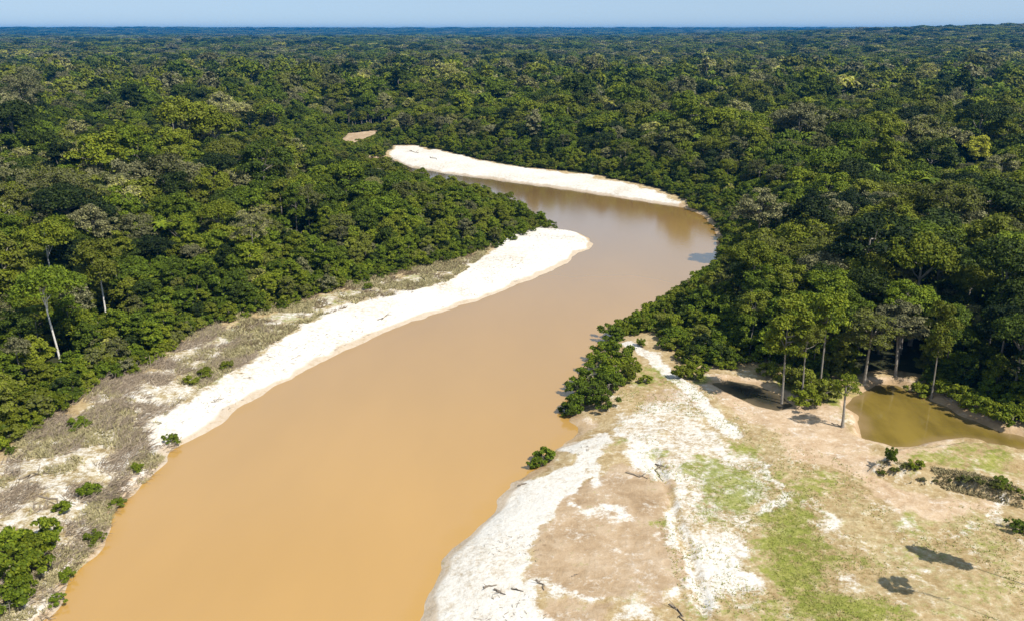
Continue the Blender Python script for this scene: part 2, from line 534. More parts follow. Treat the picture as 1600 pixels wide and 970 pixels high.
# green sward on the right-hand flat
grass_polys = [pp(p) for p in ([(1215, 775), (1265, 762), (1290, 790), (1282, 830), (1300, 860), (1350, 870), (1370, 885), (1330, 892), (1290, 890), (1300, 930), (1380, 930), (1460, 985), (1260, 985), (1230, 940), (1200, 880), (1200, 830)],
                               [(1150, 690), (1190, 690), (1190, 712), (1160, 712)], [(1270, 742), (1305, 740), (1300, 758), (1275, 756)],
                               [(1008, 708), (1045, 710), (1050, 725), (1020, 728)], [(1045, 745), (1078, 742), (1080, 758), (1055, 760)],
                               [(1018, 815), (1060, 815), (1065, 836), (1040, 838)], [(1080, 955), (1130, 940), (1150, 985), (1080, 985)],
                               [(930, 685), (975, 690), (970, 698), (935, 695)])]
grassm = grass_floor.copy()
for P in grass_polys: grassm = np.maximum(grassm, .74 * soft(P, 3.2))
for pts, a in (([(1060, 740), (1130, 720), (1190, 740), (1190, 800), (1100, 810), (1070, 780)], .62),
               ([(1150, 940), (1400, 930), (1600, 985), (1150, 985)], .5), ([(1380, 705), (1600, 700), (1640, 780), (1400, 738)], .55),
               ([(1180, 720), (1300, 740), (1330, 780), (1200, 770)], .5), ([(1150, 640), (1100, 690), (1060, 690), (1080, 640)], .3),
               ([(960, 570), (1030, 560), (1060, 600), (980, 610)], .55), ([(1060, 585), (1110, 585), (1110, 605), (1075, 605)], .75), ([(1340, 790), (1600, 800), (1600, 960), (1400, 930)], .38), ([(1180, 575), (1330, 600), (1330, 650), (1240, 620)], .8)):
    grassm = np.maximum(grassm, a * soft(pp(pts), 2.5))
# left bank strip: straw-coloured herbs, some still green
strawm = .72 * soft(left_strip, 1.5)
sandm = np.maximum(sandm, .47 * soft(left_strip, 2.0))
strawm = np.maximum(strawm, .5 * soft(pp([(1100, 640), (1600, 800), (1600, 985), (1150, 985), (1100, 800)]), 5))
grassm = np.maximum(grassm, .55 * soft(pp([(275, 585), (330, 560), (380, 560), (360, 600), (300, 612)], 2), 2))
grassm = np.maximum(grassm, .42 * soft(pp([(330, 512), (470, 476), (640, 426), (780, 386), (700, 430), (560, 470), (440, 525), (350, 590)], 2.2), 2))
mudm = np.maximum.reduce([soft(pp([(870, 760), (930, 730), (1015, 745), (1030, 800), (1060, 850), (1080, 905), (1065, 940), (1000, 935), (950, 925), (855, 912), (848, 870), (860, 815)]), 1.4),
                          .8 * soft(pp([(860, 925), (960, 935), (1000, 985), (850, 985)]), 1.4), soft(pp([(990, 610), (1090, 610), (1100, 650), (1000, 640)]), 2.0) * .75,
                          soft(pp([(1245, 690), (1290, 700), (1340, 735), (1290, 725)]), 1.5)])
peachm = np.maximum(.95 * soft(pp([(1110, 585), (1200, 610), (1320, 650), (1345, 700), (1420, 705), (1600, 690), (1600, 705), (1400, 722), (1350, 740), (1480, 775), (1560, 800), (1500, 805), (1380, 795), (1300, 745), (1200, 680), (1090, 610)]), 2.0),
                    0)
mudm = np.maximum(mudm, .9 * soft(orange, 3)); strawm = np.maximum(strawm, .4 * soft(orange, 3))
for P in (pond, puddle): peachm = np.maximum(peachm, .9 * sstep(2.6, .4, sdf(P, Q)))
wetm = sstep(2.5, .2, dn + (vnoise(Q[:, 0], Q[:, 1], 4, 60) - .5) * 1.4)
for P in (pond, puddle): wetm = np.maximum(wetm, sstep(1.4, -.2, sdf(P, Q)))
peachm = np.maximum(peachm, .62 * sstep(3.2, 1.0, dn + (vnoise(Q[:, 0], Q[:, 1], 6, 61) - .5) * 3))
for nm, arr in (('soil', soil), ('straw', strawm), ('mud', mudm), ('peach', peachm), ('sand', sandm), ('grass', grassm), ('wet', wetm)):
    full = np.zeros(len(gx), np.float32); full[near] = arr
    me.attributes.new(nm, 'FLOAT', 'POINT').data.foreach_set('value', full)
tag(link('ground', me), kind='structure', label='sandy banks, bare flats and forest floor reaching to the horizon')


# height lookup on the sheet (bilinear on its own grid)
GZ = gz.reshape(ny, nx)


def zat(X, Y):
    X = np.atleast_1d(X).astype(float); Y = np.atleast_1d(Y).astype(float)
    i = np.clip(np.searchsorted(xs, X) - 1, 0, nx - 2); j = np.clip(np.searchsorted(ys, Y) - 1, 0, ny - 2)
    fx = np.clip((X - xs[i]) / (xs[i + 1] - xs[i]), 0, 1); fy = np.clip((Y - ys[j]) / (ys[j + 1] - ys[j]), 0, 1)
    return (GZ[j, i] * (1 - fx) + GZ[j, i + 1] * fx) * (1 - fy) + (GZ[j + 1, i] * (1 - fx) + GZ[j + 1, i + 1] * fx) * fy


def on_ground(px, py):
    p = ground(px, py, 2.0)
    for _ in range(6):
        p = ground(px, py, float(zat(p[0], p[1])[0]))
    return p[0], p[1], float(zat(p[0], p[1])[0])


# ------------------------------------------------------------------ water sheets
def water_sheet(name, P, level, mat, step, margin, label):
    lo = P.min(0) - margin; hi = P.max(0) + margin
    X = np.arange(lo[0], hi[0], step); Y = np.arange(lo[1], hi[1], step)
    A, B = np.meshgrid(X, Y)
    s = sdf(P, np.stack([A.ravel(), B.ravel()], 1))
    ids = np.arange(A.size).reshape(A.shape)
    f = np.stack([ids[:-1, :-1], ids[:-1, 1:], ids[1:, 1:], ids[1:, :-1]], -1).reshape(-1, 4)
    keep = (s[f] < margin).any(1)
    f = f[keep]
    used, inv = np.unique(f, return_inverse=True)
    V = np.stack([A.ravel()[used], B.ravel()[used], np.full(len(used), level)], 1)
    m = mesh_np(name, V, inv.reshape(-1, 4), [mat])
    m.attributes.new('shallow', 'FLOAT', 'POINT').data.foreach_set('value', sstep(-7.0, 0.5, s[used]).astype(np.float32))
    return tag(link(name, m), kind='structure', label=label)


water_sheet('river', RIVER, 0.0, M_RIVER, 2.5, 3.0, 'calm tan silty river winding between white sandbars')
water_sheet('pond', pond, 1.62, M_POND, 1.0, 1.6, 'shallow amber pond at the foot of the right-hand forest')
water_sheet('puddle', puddle, 1.86, M_PUDDLE, .6, 1.0, 'small dark puddle beside the tall slender tree')


# ------------------------------------------------------------------ tree meshes
def unit(v): return v / (np.linalg.norm(v, axis=-1, keepdims=True) + 1e-9)


def tube(path, radii, seg=6):
    path = np.asarray(path, float); V = []; Fq = []
    n = len(path)
    for i in range(n):
        t = unit(path[min(i + 1, n - 1)] - path[max(i - 1, 0)])
        a = np.cross(t, [0.31, .95, .05]); a = unit(a); b = np.cross(t, a)
        ang = np.arange(seg) * 2 * math.pi / seg
        V.append(path[i] + radii[i] * (np.cos(ang)[:, None] * a + np.sin(ang)[:, None] * b))
    for i in range(n - 1):
        for k in range(seg):
            Fq.append((i * seg + k, i * seg + (k + 1) % seg, (i + 1) * seg + (k + 1) % seg, (i + 1) * seg + k))
    return np.vstack(V), np.array(Fq)


def make_puffs(r, R, Hc, zc, n, rmin=.2, rmax=.36, lowcut=-.45, ragged=.12):
    out = []
    while len(out) < n:
        d = unit(r.normal(size=3))
        if d[2] < lowcut: continue
        rr = r.uniform(.35, 1) ** .5
        rp = R * r.uniform(rmin, rmax)
        k = 1 + r.normal() * ragged
        out.append((d[0] * (R - rp) * rr * k, d[1] * (R - rp) * rr * k, zc + d[2] * (Hc * .5 - rp * .55) * rr, rp))
    return np.array(out)


def leaves(r, puffs, n, size, up=.5, zc=0, jit=.5, flat=.55, droop=.12):
    w = puffs[:, 3] ** 1.8 * (1 + .35 * (puffs[:, 2] - puffs[:, 2].mean()) / (np.ptp(puffs[:, 2]) + 1e-6)); w = w / w.sum()
    k = r.choice(len(puffs), n, p=w)
    c = puffs[k, :3]; rp = puffs[k, 3]
    outw = unit(c - np.array([0, 0, zc]) + 1e-6)
    d = unit(r.normal(size=(n, 3)) + np.array([0, 0, up]) + outw * .35)
    d[:, 2] = np.where(d[:, 2] < -.2, -d[:, 2] * r.uniform(0, 1, n), d[:, 2])
    rad = rp * (r.uniform(.25, 1.0, n) ** .35) * np.where(r.random(n) < .14, r.uniform(1.1, 1.55, n), r.uniform(.85, 1.12, n))
    p = c + d * rad[:, None] * np.array([1, 1, flat]) - np.array([0, 0, 1]) * (rad * (1 - d[:, 2]) * droop)[:, None]
    nn = unit(d * .8 + r.normal(size=(n, 3)) * jit + np.array([0, 0, .45]))
    t = unit(np.cross(nn, r.normal(size=(n, 3)))); b = np.cross(nn, t)
    a = size * r.uniform(.55, 1.35, n); bb = a * r.uniform(.45, .75, n)
    V = np.stack([p - t * a[:, None], p + b * bb[:, None] - t * (a * .1)[:, None], p + t * a[:, None] - nn * (a * .25)[:, None], p - b * bb[:, None] - t * (a * .1)[:, None]], 1).reshape(-1, 3)
    Fq = np.arange(4 * n).reshape(n, 4)
    return V, Fq


def fronds(r, R, zc):
    V, Fq = [], []
    for k in range(16):
        a = k * 2.4 + r.uniform(-.2, .2); el = r.uniform(-.1, 1.1); L = R * r.uniform(.85, 1.15)
        h = np.array([math.cos(a), math.sin(a), 0]); sd = np.array([-math.sin(a), math.cos(a), 0])
        for side in (-1, 1):
            o = len(V)
            for t in np.linspace(0, 1, 6):
                c = h * (L * t * math.cos(el * (1 - .3 * t))) + np.array([0, 0, zc + L * (math.sin(el) * t - .75 * t * t)])
                w = .62 * math.sin(math.pi * min(1, .12 + .9 * t)) + .03
                V += [c, c + sd * side * w - np.array([0, 0, .5 * w])]
            for q in range(5): Fq.append((o + 2 * q, o + 2 * q + 1, o + 2 * q + 3, o + 2 * q + 2))
    return np.array(V), np.array(Fq)


def trunk_geo(r, Ht, rad, puffs, nl, bend=.5, fork=.62):
    zt = Ht
    bx, by = r.normal(size=2) * bend
    path = [(bx * math.sin(t * 2.2) * t, by * math.sin(t * 2.0 + .4) * t, zt * t - (.5 if t == 0 else 0)) for t in np.linspace(0, 1, 7)]
    V, Fq = tube(path, [rad * (1.35 if i == 0 else 1 - .1 * i) for i in range(7)])
    Vs = [V]; Fs = [Fq]; off = len(V)
    top = np.array(path[-1]); f0 = np.array(path[4])
    order = r.permutation(len(puffs))[:nl]
    for q, i in enumerate(order):
        s = f0 + (top - f0) * r.uniform(0, 1)
        e = puffs[i, :3]
        mid = (s + e) / 2 + np.array([0, 0, -.08]) * np.linalg.norm(e - s)
        V, Fq = tube([s, mid, e], [rad * .42, rad * .28, rad * .10], 4)
        Vs.append(V); Fs.append(Fq + off); off += len(V)
    return np.vstack(Vs), np.vstack(Fs)


KINDS = {  # R, crown depth, crown centre z, puffs, leaves, leaf size, trunk radius
    'dome':     dict(R=6.0, Hc=11.0, zc=13.0, n=44, nl=7600, s=.27, tr=.34, lowcut=-.7),
    'umbrella': dict(R=7.2, Hc=7.5, zc=15.8, n=48, nl=7400, s=.27, tr=.40, lowcut=-.5),
    'tall':     dict(R=4.7, Hc=13.0, zc=12.8, n=44, nl=6800, s=.26, tr=.30, lowcut=-.8),
    'open':     dict(R=6.0, Hc=10.0, zc=14.5, n=44, nl=5000, s=.25, tr=.32, rmin=.15, rmax=.27, lowcut=-.6),
    'edge':     dict(R=4.2, Hc=11.0, zc=6.2, n=44, nl=6600, s=.25, tr=.20, lowcut=-.95, rmin=.2, rmax=.34),
    'young':    dict(R=3.1, Hc=6.6, zc=3.9, n=30, nl=3800, s=.24, tr=.14, lowcut=-.95, ragged=.2),
    'bush':     dict(R=2.6, Hc=3.2, zc=1.3, n=26, nl=2600, s=.19, tr=.09, lowcut=-.8, rmin=.13, rmax=.30, ragged=.28),
    'palm':     dict(R=2.9, Hc=4.0, zc=14.5, n=6, nl=900, s=.4, tr=.15),
    'dead':     dict(R=5.0, Hc=8.0, zc=14.0, n=16, nl=120, s=.25, tr=.26, rmin=.15, rmax=.25, lowcut=-.3),
    'slender':  dict(R=1.8, Hc=9.0, zc=11.0, n=20, nl=1900, s=.30, tr=.16, lowcut=-.9, rmin=.35, rmax=.6),
}
CROWN = {}; TRUNK = {}; SIZES = {}
LODS = []           # joined far meshes for the stuff forest


def build_kind(kind, seed, lod=1.0):
    k = KINDS[kind]; r = np.random.default_rng(seed)
    puffs = make_puffs(r, k['R'], k['Hc'], k['zc'], k['n'], k.get('rmin', .16), k.get('rmax', .34), k.get('lowcut', -.45), k.get('ragged', .12))
    V, Fq = leaves(r, puffs, int(k['nl'] * lod), k['s'] / math.sqrt(lod), zc=k['zc'])
    if kind == 'palm':
        V, Fq = fronds(r, k['R'], k['zc'])
    tv, tf = trunk_geo(r, k['zc'] + (.1 * k['Hc'] if kind != 'bush' else 0), k['tr'], puffs, 0 if kind == 'palm' else 14 if kind == 'dead' else 7 if lod >= 1 else 3, .5 if kind not in ('bush', 'young', 'edge') else .15)
    return V, Fq, tv, tf


for kind in KINDS:
    CROWN[kind] = []; TRUNK[kind] = []
    for s in range({'dome': 4, 'umbrella': 3, 'tall': 3, 'open': 2, 'edge': 4, 'young': 4, 'bush': 4, 'palm': 2, 'dead': 2, 'slender': 1}[kind]):
        V, Fq, tv, tf = build_kind(kind, 100 + s * 7 + len(kind))
        CROWN[kind].append(mesh_np('crown', V, Fq, [M_LEAF]))
        TRUNK[kind].append(mesh_np('trunk', tv, tf, [M_BARK], smooth=True))
TRUNK_PALE = []
for s in range(3):
    r = np.random.default_rng(500 + s)
    tv, tf = trunk_geo(r, 16.5, .36, make_puffs(r, 5.5, 6.5, 17, 8), 5, .55)
    TRUNK_PALE.append(mesh_np('trunk', tv, tf, [M_PALE], smooth=True))

LODCOL = bpy.data.collections.new('stand_tree_shapes')      # shapes the far stand is made of
LOD_KINDS = []
for kind, cnt, lod in (('dome', 3, .55), ('umbrella', 2, .55), ('tall', 2, .55), ('open', 1, .7), ('palm', 1, 1.0), ('dead', 1, 1.0), ('edge', 3, .6), ('young', 3, .8), ('bush', 3, .9), ('dome', 2, .12), ('umbrella', 2, .12), ('tall', 1, .12), ('edge', 2, .12)):
    for s in range(cnt):
        V, Fq, tv, tf = build_kind(kind, 300 + 11 * s + len(kind) * 3, lod)
        nm = 'shape_%02d' % len(LOD_KINDS)
        mm = mesh_np(nm, np.vstack([V, tv]), np.vstack([Fq, tf + len(V)]), [M_LEAF, M_BARK], np.r_[np.zeros(len(Fq)), np.ones(len(tf))])
        LODCOL.objects.link(bpy.data.objects.new(nm, mm))
        LOD_KINDS.append((kind, lod))
LOD_OF = {}
for i, (k, l) in enumerate(LOD_KINDS):
    LOD_OF.setdefault((k, l < .2), []).append(i)


def scatter_group():
    ng = bpy.data.node_groups.new('stand', 'GeometryNodeTree')
    ng.interface.new_socket('Geometry', in_out='INPUT', socket_type='NodeSocketGeometry')
    ng.interface.new_socket('Geometry', in_out='OUTPUT', socket_type='NodeSocketGeometry')
    n = ng.nodes; l = ng.links
    gi = n.new('NodeGroupInput'); go = n.new('NodeGroupOutput')
    ci = n.new('GeometryNodeCollectionInfo'); ci.inputs[0].default_value = LODCOL
    ci.inputs['Separate Children'].default_value = True; ci.inputs['Reset Children'].default_value = True
    iop = n.new('GeometryNodeInstanceOnPoints'); iop.inputs['Pick Instance'].default_value = True

    def na(name, typ):
        a = n.new('GeometryNodeInputNamedAttribute'); a.data_type = typ; a.inputs[0].default_value = name
        return [o for o in a.outputs if o.enabled and o.name == 'Attribute'][0]
    l.new(gi.outputs[0], iop.inputs['Points']); l.new(ci.outputs[0], iop.inputs['Instance'])
    l.new(na('var', 'INT'), iop.inputs['Instance Index'])
    l.new(na('rot', 'FLOAT_VECTOR'), iop.inputs['Rotation'])
    l.new(na('scl', 'FLOAT_VECTOR'), iop.inputs['Scale'])
    l.new(iop.outputs[0], go.inputs[0])
    return ng


STAND = scatter_group()


def stand(name, P, rotz, scl, var, tint, label):
    m = bpy.data.meshes.new(name)
    m.vertices.add(len(P)); m.vertices.foreach_set('co', np.asarray(P, np.float32).ravel())
    rot = np.zeros((len(P), 3), np.float32); rot[:, 2] = rotz
    m.attributes.new('rot', 'FLOAT_VECTOR', 'POINT').data.foreach_set('vector', rot.ravel())
    m.attributes.new('scl', 'FLOAT_VECTOR', 'POINT').data.foreach_set('vector', np.asarray(scl, np.float32).ravel())
    m.attributes.new('var', 'INT', 'POINT').data.foreach_set('value', np.asarray(var, np.int32))
    m.attributes.new('tint', 'FLOAT', 'POINT').data.foreach_set('value', np.asarray(tint, np.float32))
    o = link(name, m)
    md = o.modifiers.new('stand', 'NODES'); md.node_group = STAND
    return tag(o, label, kind='stuff')


# ------------------------------------------------------------------ where trees grow
trees = []      # dict(x,y,kind,s,sz,rot,tint, ...)


def clear_dist(Q):
    """distance into forest from river / clearings (positive = in forest)"""
    d = sdf(RIVER, Q)
    for P in (left_strip, right_field, far_bar, orange):
        d = np.minimum(d, sdf(P, Q))
    return d


def in_view(X, Y, margin):
    ang = np.abs(np.arctan2(X, np.maximum(Y, 1)))
    return (Y > 20) & ((ang < math.radians(43.0)) | (np.abs(X) - Y * math.tan(math.radians(30.6)) < margin))


# near stand on a jittered grid
S0 = 6.7
ii, jj = np.meshgrid(np.arange(-110, 111), np.arange(6, 205))
X = (ii + .5 * (jj % 2)) * S0; Y = jj * S0 * .87
X = X.ravel() + rng.uniform(-.42, .42, X.size) * S0; Y = Y.ravel() + rng.uniform(-.42, .42, Y.size) * S0
k = in_view(X, Y, 70) & (np.hypot(X, Y) < 1090)
X, Y = X[k], Y[k]
cd = clear_dist(np.stack([X, Y], 1)); rd = sdf(RIVER, np.stack([X, Y], 1))
k = cd > 2.0
X, Y, cd, rd = X[k], Y[k], cd[k], rd[k]


def is_left(X, Y):
    px, py, _ = project(X, Y, 0.0)
    return px < np.interp(py, [238, 243, 262, 290, 330, 400, 450, 600, 970], [-9999, 200, 600, 740, 900, 1000, 850, 600, 300])


left = is_left(X, Y)
patch = fbm(X, Y, 55, 71); patch2 = fbm(X, Y, 23, 75)
for x, y, c, r_, lf, pa, pb in zip(X, Y, cd, rd, left, patch, patch2):
    u = rng.random()
    if lf:
        # young growth on the inside of the bend, tall forest further back
        hf = np.interp(c, [2, 8, 25, 60, 110], [.30, .42, .55, .80, 1.0]) * np.interp(x, [-140, -60, 10, 60], [1.25, 1.0, .72, .55])
        tcen = np.interp(c, [0, 40, 90, 160], [.40, .44, .48, .52])
    else:
        hf = np.interp(c, [2, 7, 16, 40], [.45, .70, .92, 1.0])
        hf *= np.interp(r_, [0, 10, 34], [.50, .62, 1.0]) * np.interp(project(x, y, 2.0)[0], [1000, 1120, 1210], [.62, .72, 1.0] if 150 < y < 215 else [1, 1, 1])
        if y > 290: hf *= np.interp(c, [2, 15, 50], [.55, .75, 1.0])
        tcen = np.interp(c, [0, 30, 120], [.40, .44, .48])
    hf = min(hf, 1.05)
    s = hf * rng.uniform(.68, 1.24) * (1.0 + .22 * (pb - .5))
    if u < .09 and c > 25: s *= rng.uniform(1.25, 1.55)                       # emergents
    if hf < .50 or s < .48:
        kind = 'young'; s = s / .40 * rng.uniform(.72, 1.0)
    else:
        kind = ['dome', 'umbrella', 'tall', 'open'][np.searchsorted([.50, .66, .90], rng.random())]
    t = tcen + (pa - .5) * .55 + rng.normal() * .10
    v = rng.random()
    if v < .05: t = rng.uniform(.78, .90)
    elif v < .25: t = rng.uniform(.02, .22)
    z9 = rng.random()
    if kind in ('dome', 'tall') and z9 < .055: kind = 'palm'; s = s * 1.1; t = rng.uniform(.3, .45)
    elif kind in ('dome', 'tall') and z9 > .985: kind = 'dead'; t = .8
    if kind == 'open': t = max(t, rng.uniform(.55, .85))
    t += np.interp(math.hypot(x, y), [280, 800], [0, .05])
    trees.append(dict(x=x, y=y, kind=kind, s=s, sz=s * rng.uniform(.9, 1.12), rot=rng.uniform(0, 6.28), tint=float(np.clip(t, .02, .93)), cd=c, left=bool(lf), note=None))

# the lower storey that closes the gaps between the big crowns
S2 = 5.5
ii, jj = np.meshgrid(np.arange(-90, 91), np.arange(10, 135))
X = (ii + .5 * (jj % 2)).ravel() * S2 + rng.uniform(-2, 2, ii.size); Y = jj.ravel() * S2 * .9 + rng.uniform(-2, 2, ii.size)
k = in_view(X, Y, 60) & (np.hypot(X, Y) < 560)
X, Y = X[k], Y[k]
cd = clear_dist(np.stack([X, Y], 1))
k = cd > 1.6
X, Y, cd = X[k], Y[k], cd[k]
for x, y, c, lf, rv in zip(X, Y, cd, is_left(X, Y), sdf(RIVER, np.stack([X, Y], 1))):
    px, py, _ = project(x, y, 2.5)
    if 1325 < px < 1445 and 535 < py < 608: continue
    s = rng.uniform(.62, 1.05) * (np.interp(c, [1.5, 8, 30], [.50, .78, 1.0]) if lf else np.interp(c, [1.5, 8, 20], [.62, .95, 1.0]))
    if lf: s *= np.interp(x, [-60, 10, 60], [1.0, .85, .62])
    else: s *= np.interp(rv, [0, 10, 34], [.55, .68, 1.0]) * np.interp(px, [1000, 1120, 1210], [.68, .78, 1.0] if 150 < y < 215 else [1, 1, 1])
    kind = 'edge'
    if s < .52: kind = 'young'; s *= 1.55
    t = (.46 if lf else .42) + rng.normal() * .11
    trees.append(dict(x=x, y=y, kind=kind, s=s, sz=s * rng.uniform(.85, 1.15), rot=rng.uniform(0, 6.28), tint=float(np.clip(t, .05, .8)), cd=c, left=bool(lf), note=None))

# undergrowth shrubs along the edges and gaps
S1 = 2.9
ii, jj = np.meshgrid(np.arange(-130, 131), np.arange(22, 230))
X = ii.ravel() * S1 + rng.uniform(-1.3, 1.3, ii.size); Y = jj.ravel() * S1 + rng.uniform(-1.3, 1.3, ii.size)
k = in_view(X, Y, 40)
X, Y = X[k], Y[k]
cd = clear_dist(np.stack([X, Y], 1))
k = (cd > .4) & ((cd < 9) | (rng.random(len(X)) < .06)) & (Y < 640)
shrubs = []
for x, y, c in zip(X[k], Y[k], cd[k]):
    px, py, _ = project(x, y, 2.5)
    if 1330 < px < 1440 and 540 < py < 606: continue       # open shade under the big trees by the pond
    s = rng.uniform(.55, 1.15) * np.interp(c, [0, 3, 9], [.6, 1.0, 1.25])
    if y > 380 and c < 9: s *= 1.2
    shrubs.append(dict(x=x, y=y, kind='bush', s=s, sz=s * rng.uniform(.85, 1.3), rot=rng.uniform(0, 6.28), tint=float(np.clip(.42 + rng.normal() * .12, .05, .85)), cd=c, left=bool(is_left(x, y)), note=None))


def place_px(px, py, **kw):
    x, y, z = on_ground(px, py)
    d = dict(x=x, y=y, rot=rng.uniform(0, 6.28), cd=5, left=x < 0, note=None, tint=.42)
    d.update(kw); d.setdefault('sz', d['s'])
    return d


def shadow_tree(px, py, zc, **kw):
    # stands where its crown, zc metres up, throws its shade on that spot of the flat
    x, y, z = on_ground(px, py)
    L = zc / math.tan(SUN_EL)
    d = dict(x=x + L * math.cos(SUN_AZ), y=y + L * math.sin(SUN_AZ), cd=0, left=False); d.update(kw)
    print('shadow tree', project(d['x'], d['y'], zc + 3), project(d['x'], d['y'], 2))
    return d


# trees one can single out (base pixel, visible trunk box to keep clear)
special = [
    place_px(97, 578, kind='umbrella', s=.98, sz=1.08, tint=.38, pale=0, keep=(88, 460, 108, 538), note='tall tree with a straight bare pale trunk at the left edge of the forest'),
    place_px(168, 508, kind='dome', s=.92, sz=1.12, tint=.56, pale=1, keep=(160, 425, 178, 470), note='yellow-green tree on a short stretch of white trunk in the left forest'),
    place_px(90, 480, kind='umbrella', s=.95, sz=1.08, tint=.50, pale=2, keep=(78, 400, 98, 434), note='tree with a kinked white trunk high in the left forest'),
    place_px(465, 384, kind='tall', s=.85, sz=1.05, tint=.36, keep=(459, 298, 472, 352), note='tree on a thin grey trunk above the young growth by the sandbar'),
    place_px(1221, 631, kind='tall', s=1.0, sz=1.10, tint=.50, keep=(1212, 535, 1234, 630), note='tall slender tree standing at the puddle with its long grey trunk bare'),
    place_px(1252, 628, kind='open', s=.55, sz=.80, tint=.58, keep=(1246, 575, 1262, 628), note='thin yellowish tree among green shrubs beside the puddle'),
    place_px(1281, 604, kind='dome', s=.80, sz=1.06, tint=.46, keep=(1275, 540, 1296, 600), note='round tree on a grey trunk behind the shrubs left of the pond'),
    place_px(1316, 667, kind='open', s=.40, sz=.50, tint=.48, bare=True, keep=(1308, 600, 1328, 667), note='short dark-trunked tree with a scant crown at the pond corner'),
    place_px(1350, 600, kind='dome', s=.95, sz=.80, tint=.64, note='olive spreading tree overhanging the left end of the pond'),
    place_px(1398, 592, kind='dome', s=.92, sz=.82, tint=.80, note='pale grey-green round tree overhanging the dark pond inlet'),
    place_px(1455, 622, kind='tall', s=.72, sz=1.0, tint=.55, keep=(1447, 555, 1463, 615), note='tree on a straight grey trunk at the far shore of the pond'),
    place_px(1180, 405, kind='dome', s=1.15, sz=1.15, tint=.82, keep=(1140, 285, 1215, 345), note='large pale grey-green tree in the right forest above the river bend'),
    place_px(1519, 292, kind='dome', s=.95, sz=1.2, tint=1.0, keep=(1505, 208, 1535, 240), note='bright yellow tree high in the right forest'),
    place_px(372, 232, kind='umbrella', s=1.4, sz=1.35, tint=.86, note='wide pale tree far back in the left forest'),
    place_px(275, 232, kind='dome', s=1.5, sz=1.5, tint=.06, note='very dark tall tree far back in the left forest'),
    place_px(1440, 470, kind='dome', s=1.45, sz=1.25, tint=.12, note='big dark round tree standing out in the right forest'),
    place_px(585, 338, kind='umbrella', s=.70, sz=.72, tint=.86, note='pale greyish tree in the young growth behind the sandbar'),
    # outside the frame on the right; their shadows lie on the flat
    shadow_tree(1468, 870, 12.0, kind='slender', s=1.0, sz=1.12, rot=1, tint=.35, note='slender tall tree beyond the right edge of the flat'),
    shadow_tree(1408, 916, 17.0, kind='young', s=.65, sz=1.0, rot=1, tint=.35, pole=True, note='thin-stemmed tree beyond the right edge nearest the camera'),
]


def crown_box(t):
    k = KINDS[t['kind']]
    z0 = float(zat(t['x'], t['y'])[0])
    px, py, dep = project(t['x'], t['y'], z0 + k['zc'] * t['sz'])
    return px, py, k['R'] * t['s'] * FPX / dep, (k['Hc'] * .5 * t['sz'] * .95 + k['R'] * t['s'] * .35) * FPX / dep, dep


for sp in special:
    px, py, rx, ry, dep = crown_box(sp)
    out = []
    for t in trees:
        dd = math.hypot(t['x'] - sp['x'], t['y'] - sp['y'])
        if dd < 3.2 + 2.2 * sp['s']: continue
        if 'keep' in sp and math.hypot(t['x'], t['y']) < math.hypot(sp['x'], sp['y']) + 1:
            a, b, c2, d2 = sp['keep']
            qx, qy, qrx, qry, _ = crown_box(t)
            if qx + qrx * .9 > a and qx - qrx * .9 < c2 and qy - qry * .9 < d2 and qy + qry > b - 4:
                if qy > d2 - 4 and t['kind'] != 'young':
                    t['kind'] = 'young'; t['s'] = rng.uniform(.8, 1.1); t['sz'] = t['s']
                    qx, qy, qrx, qry, _ = crown_box(t)
                    if qy - qry < d2 - 6: continue
                else:
                    continue
        out.append(t)
    trees = out
    if 'keep' in sp:
        a, b, c2, d2 = sp['keep']
        ns = []
        for t in shrubs:
            qx, qy, qrx, qry, dp = crown_box(t)
            if dp < dep + 6 and qx + qrx * .8 > a and qx - qrx * .8 < c2 and qy - qry * .8 < d2 and qy + qry > b: continue
            ns.append(t)
        shrubs = ns
trees = special + trees

# low growth only in front of the bare orange bank upstream, which shows over it
ox, oy = orange.mean(0)
out = []
for t in trees:
    if math.hypot(t['x'], t['y']) < math.hypot(ox, oy) and not t['note']:
        qx, qy, qrx, qry, dp = crown_box(t)
        if 528 < qx + qrx and qx - qrx < 598 and qy - qry < 226 and qy + qry > 190: continue
    out.append(t)
trees = out

